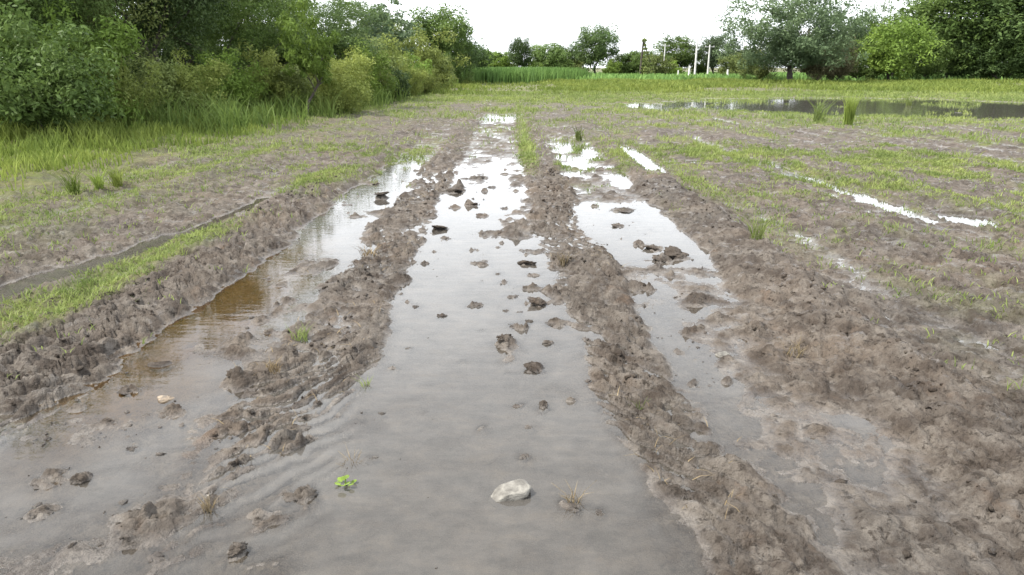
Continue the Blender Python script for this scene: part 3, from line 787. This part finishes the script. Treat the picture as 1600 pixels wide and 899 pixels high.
CL = [lump_mesh('mud_clod', 200 + i, 3, .62, (.75, .6, .85, .55, .7)[i]) for i in range(5)]
SETS = ((CENTRE, 'mud clod in the central furrow water', 'clods in the central furrow'),
        (LEFT, 'mud clod in the wet furrow left of the middle ridge', 'clods in the left furrow'),
        (FRONT, 'mud lump in the shallow flooded foreground', 'clods in the flooded foreground'),
        (RIGHT, 'mud clod in the puddled furrow at right', 'clods in the right furrow'))
for pts, lab, grp in SETS:
    pts = sorted(pts, key=lambda p: -p[1])
    for i, (u, v, wpx) in enumerate(pts):
        x_, y_, k = gp(u, v)
        s = max(wpx * k * .42, .006)
        o = ob('mud_clod', CL[i % 5], M['clod'], loc=(x_, y_, max(hz(x_, y_) - .9 * min(s, .028), -.012)))
        o.scale = (s, s * random.uniform(.8, 1.25), min(s, .028) * random.uniform(.7, 1.1)); o.rotation_euler = (random.gauss(0, .2), random.gauss(0, .2), random.uniform(0, 6.28))
        tag(o, ('large ' if wpx > 27 else 'small ' if wpx < 13 else '') + lab + ', ' + ordinal(i) + ' from the front', 'mud clod', grp)

def stone(u, v, wpx, mat, seed, label, asp=(1, .7, .6), rz=0, tilt=(0, 0), lift=.2):
    x_, y_, k = gp(u, v); s = wpx * k * .5
    o = ob('stone', lump_mesh('stone', seed, 3, .22, 1.0, 7), mat, loc=(x_, y_, max(hz(x_, y_), -.01) + s * lift))
    o.scale = (s * asp[0], s * asp[1], s * asp[2]); o.rotation_euler = (tilt[0], tilt[1], rz)
    return tag(o, label, 'stone')
stone(795, 772, 66, M['stone'], 301, 'pale angular stone half sunk in the central flooded furrow', (1, .75, .62), .25, (.15, -.2))
stone(258, 624, 30, M['tan_stone'], 302, 'small tan stone at the near end of the brown pool', (1, .7, .5), .1)
stone(248, 571, 32, M['clod'], 303, 'flat reddish lump in the middle of the brown pool', (1, .8, .4), .2)
stone(1128, 555, 26, M['stone'], 304, 'small white stone on the wet mud at right', (1, .55, .4), .3)
stone(428, 674, 7, M['stone'], 305, 'tiny white pebble on the near end of the middle ridge')
stone(348, 444, 6, M['stone'], 306, 'tiny white pebble on the left mud bank')

# loose crumbs over the ridges
v0, f0 = icosphere(0)
n = 9000
cx = np.concatenate([rng.normal(-1.06, .2, 2600), rng.normal(.52, .2, 2600), rng.normal(-2.4, .26, 1900), rng.normal(1.93, .25, 1900)])
cy = 1.8 + 9 * rng.random(n) ** 1.3
cz = height(cx, cy); bx_ = rng.uniform(-2.1, 2.0, 3200); by_ = 1.8 + 7.5 * rng.random(3200) ** 1.2; bz_ = height(bx_, by_)
kb = (bz_ > -.016) & (bz_ < .012) | (rng.random(3200) < .05)
cx = np.concatenate([cx, bx_[kb]]); cy = np.concatenate([cy, by_[kb]]); cz = np.concatenate([cz, np.maximum(bz_[kb], .0130)]); k = (cz > .012) & (fbm(cx * 2, cy * 1.5, 151, 3) > -.05); cx, cy, cz = cx[k], cy[k], cz[k]; n = len(cx)
cz = np.where(cz == .0130, np.clip(height(cx, cy), 0, .012), cz); sz = .003 + .016 * rng.random(n) ** 4
jit = (1 + .30 * rng.normal(size=(n, len(v0), 1))) * rng.uniform(.5, 1.4, (n, 1, 3))
co = (v0[None] * jit * sz[:, None, None] * np.array([1, 1, .75])) + np.stack([cx, cy, cz - sz * .1], 1)[:, None, :]
f = (np.arange(n)[:, None, None] * len(v0) + f0[None]).reshape(-1, 3)
tag(ob('soil_crumbs', quick_mesh('soil_crumbs', co.reshape(-1, 3), f), M['clod']), 'loose crumbs of soil scattered over the ridges', 'soil', kind='stuff')
# straw litter
n = 1500
cx = np.concatenate([rng.normal(-1.06, .22, n // 2), rng.normal(.56, .2, n // 2)]); cy = 1.8 + 9 * rng.random(n) ** 1.2
kk = fbm(cx * 1.6, cy * 1.1, 141, 3) > .08; cx, cy = cx[kk], cy[kk]
k = height(cx, cy) > .0; cx, cy = cx[k], cy[k]
tag(blades('straw_litter', cx, cy, rng.uniform(.012, .03, len(cx)), .003 + .0004 * cy, M['straw'], 3.0), 'bits of dry brown straw trodden into the ridges', 'straw', kind='stuff')

# ------------------------------------------------------------------ single plants
def tuft(u, v, hpx, wpx, mat, label, n=70, name='grass_tuft', lean=.5, cat='grass tuft', group=None):
    x_, y_, k = gp(u, v); hh = hpx * k; rr = wpx * k * .5
    a = rng.uniform(0, 6.28, n); q = rr * np.sqrt(rng.random(n)) * .6
    px, py = np.cos(a) * q, np.sin(a) * q
    o = blades(name, px, py, hh * rng.uniform(.5, 1.05, n), np.full(n, max(1.3 * k, .003)), mat, lean, z=np.zeros(n))
    o.location = (x_, y_, hz(x_, y_) - .002)
    return tag(o, label, cat, group)
tuft(118, 308, 40, 26, M['grass'], 'leftmost of three upright grass tufts below the left margin', 60, lean=.7)
tuft(156, 302, 32, 22, M['grass'], 'middle of three upright grass tufts below the left margin', 60, lean=.7)
tuft(186, 296, 38, 24, M['grass'], 'rightmost of three upright grass tufts below the left margin', 60, lean=.7)
tuft(470, 532, 26, 40, M['weed'], 'small green weed on the left flank of the middle ridge', 40, 'weed', .8, 'weed')
tuft(572, 602, 26, 16, M['weed'], 'small weed at the water edge right of the middle ridge', 26, 'weed', .7, 'weed')
tuft(548, 722, 30, 30, M['straw'], 'dry straw tuft above the green seedling in the water', 30, 'straw_tuft', .9, 'straw tuft')
tuft(1180, 388, 44, 34, M['weed'], 'weed with dark stems beside the right-hand ridge', 50, 'weed', .7, 'weed')
tuft(905, 222, 26, 14, M['weed'], 'thin upright weed on the far right ridge', 40, 'weed', .4, 'weed')
tuft(1278, 192, 36, 24, M['weed'], 'branched yellow-green plant standing at the pool edge', 60, 'pool_plant', .7, 'plant')
tuft(1325, 196, 48, 22, M['grass'], 'tall yellow-green clump standing at the pool edge', 140, 'pool_plant', .22, 'plant')
tuft(1420, 165, 20, 16, M['weed'], 'small plant in the pool right of the tall clump', 40, 'pool_plant', .5, 'plant')
tuft(328, 800, 30, 26, M['straw'], 'orange straw tuft on the foreground mud', 26, 'straw_tuft', .8, 'straw tuft')
tuft(880, 418, 26, 24, M['straw'], 'orange straw tuft on the right ridge', 36, 'straw_tuft', .9, 'straw tuft')
tuft(430, 590, 24, 34, M['straw'], 'brown straw tuft on the left side of the middle ridge', 36, 'straw_tuft', .9, 'straw tuft')
tuft(575, 402, 22, 30, M['straw'], 'orange straw tuft on the far middle ridge', 36, 'straw_tuft', .9, 'straw tuft')

tuft(897, 786, 30, 34, M['straw'], 'reddish straw tuft at the right edge of the near central furrow', 24, 'straw_tuft', 1.2, 'straw tuft')
tuft(1240, 560, 30, 50, M['straw'], 'straw tuft on the muddy flank of the far right ridge', 36, 'straw_tuft', 1.0, 'straw tuft')
tuft(1000, 640, 34, 22, M['weed'], 'yellow-green weed on the near right ridge', 26, 'weed', .8, 'weed')
# green seedling by the near furrow: stem and a few round leaves
x_, y_, k = gp(538, 758)
sd = bpy.data.objects.new('seedling', None); col.objects.link(sd); sd.location = (x_, y_, max(hz(x_, y_), -.01))
c, f = tube([(0, 0, 0), (.004, .002, .02), (.006, .004, .035)], [.003, .0025, .002], 5); ob('stem', quick_mesh('stem', c, f), M['lf_lime'], sd)
for q in range(9):
    a = q * 2.4; r0 = .012 + .012 * (q % 3); zc = .018 + .007 * (q % 4)
    ctr = np.array([math.cos(a) * r0, math.sin(a) * r0, zc]); rad = .012
    ring = [ctr + np.array([math.cos(t) * rad, math.sin(t) * rad * .8, .004 * math.cos(t - a)]) for t in np.linspace(0, 2 * math.pi, 9)[:-1]]
    co = np.array([ctr + np.array([0, 0, -.003])] + ring); ff = np.array([[0, 1 + i, 1 + (i + 1) % 8] for i in range(8)])
    ob('leaf', quick_mesh('leaf', co, ff), M['lf_lime'], sd)
tag(sd, 'bright green seedling with round leaves in the shallow foreground water', 'seedling')
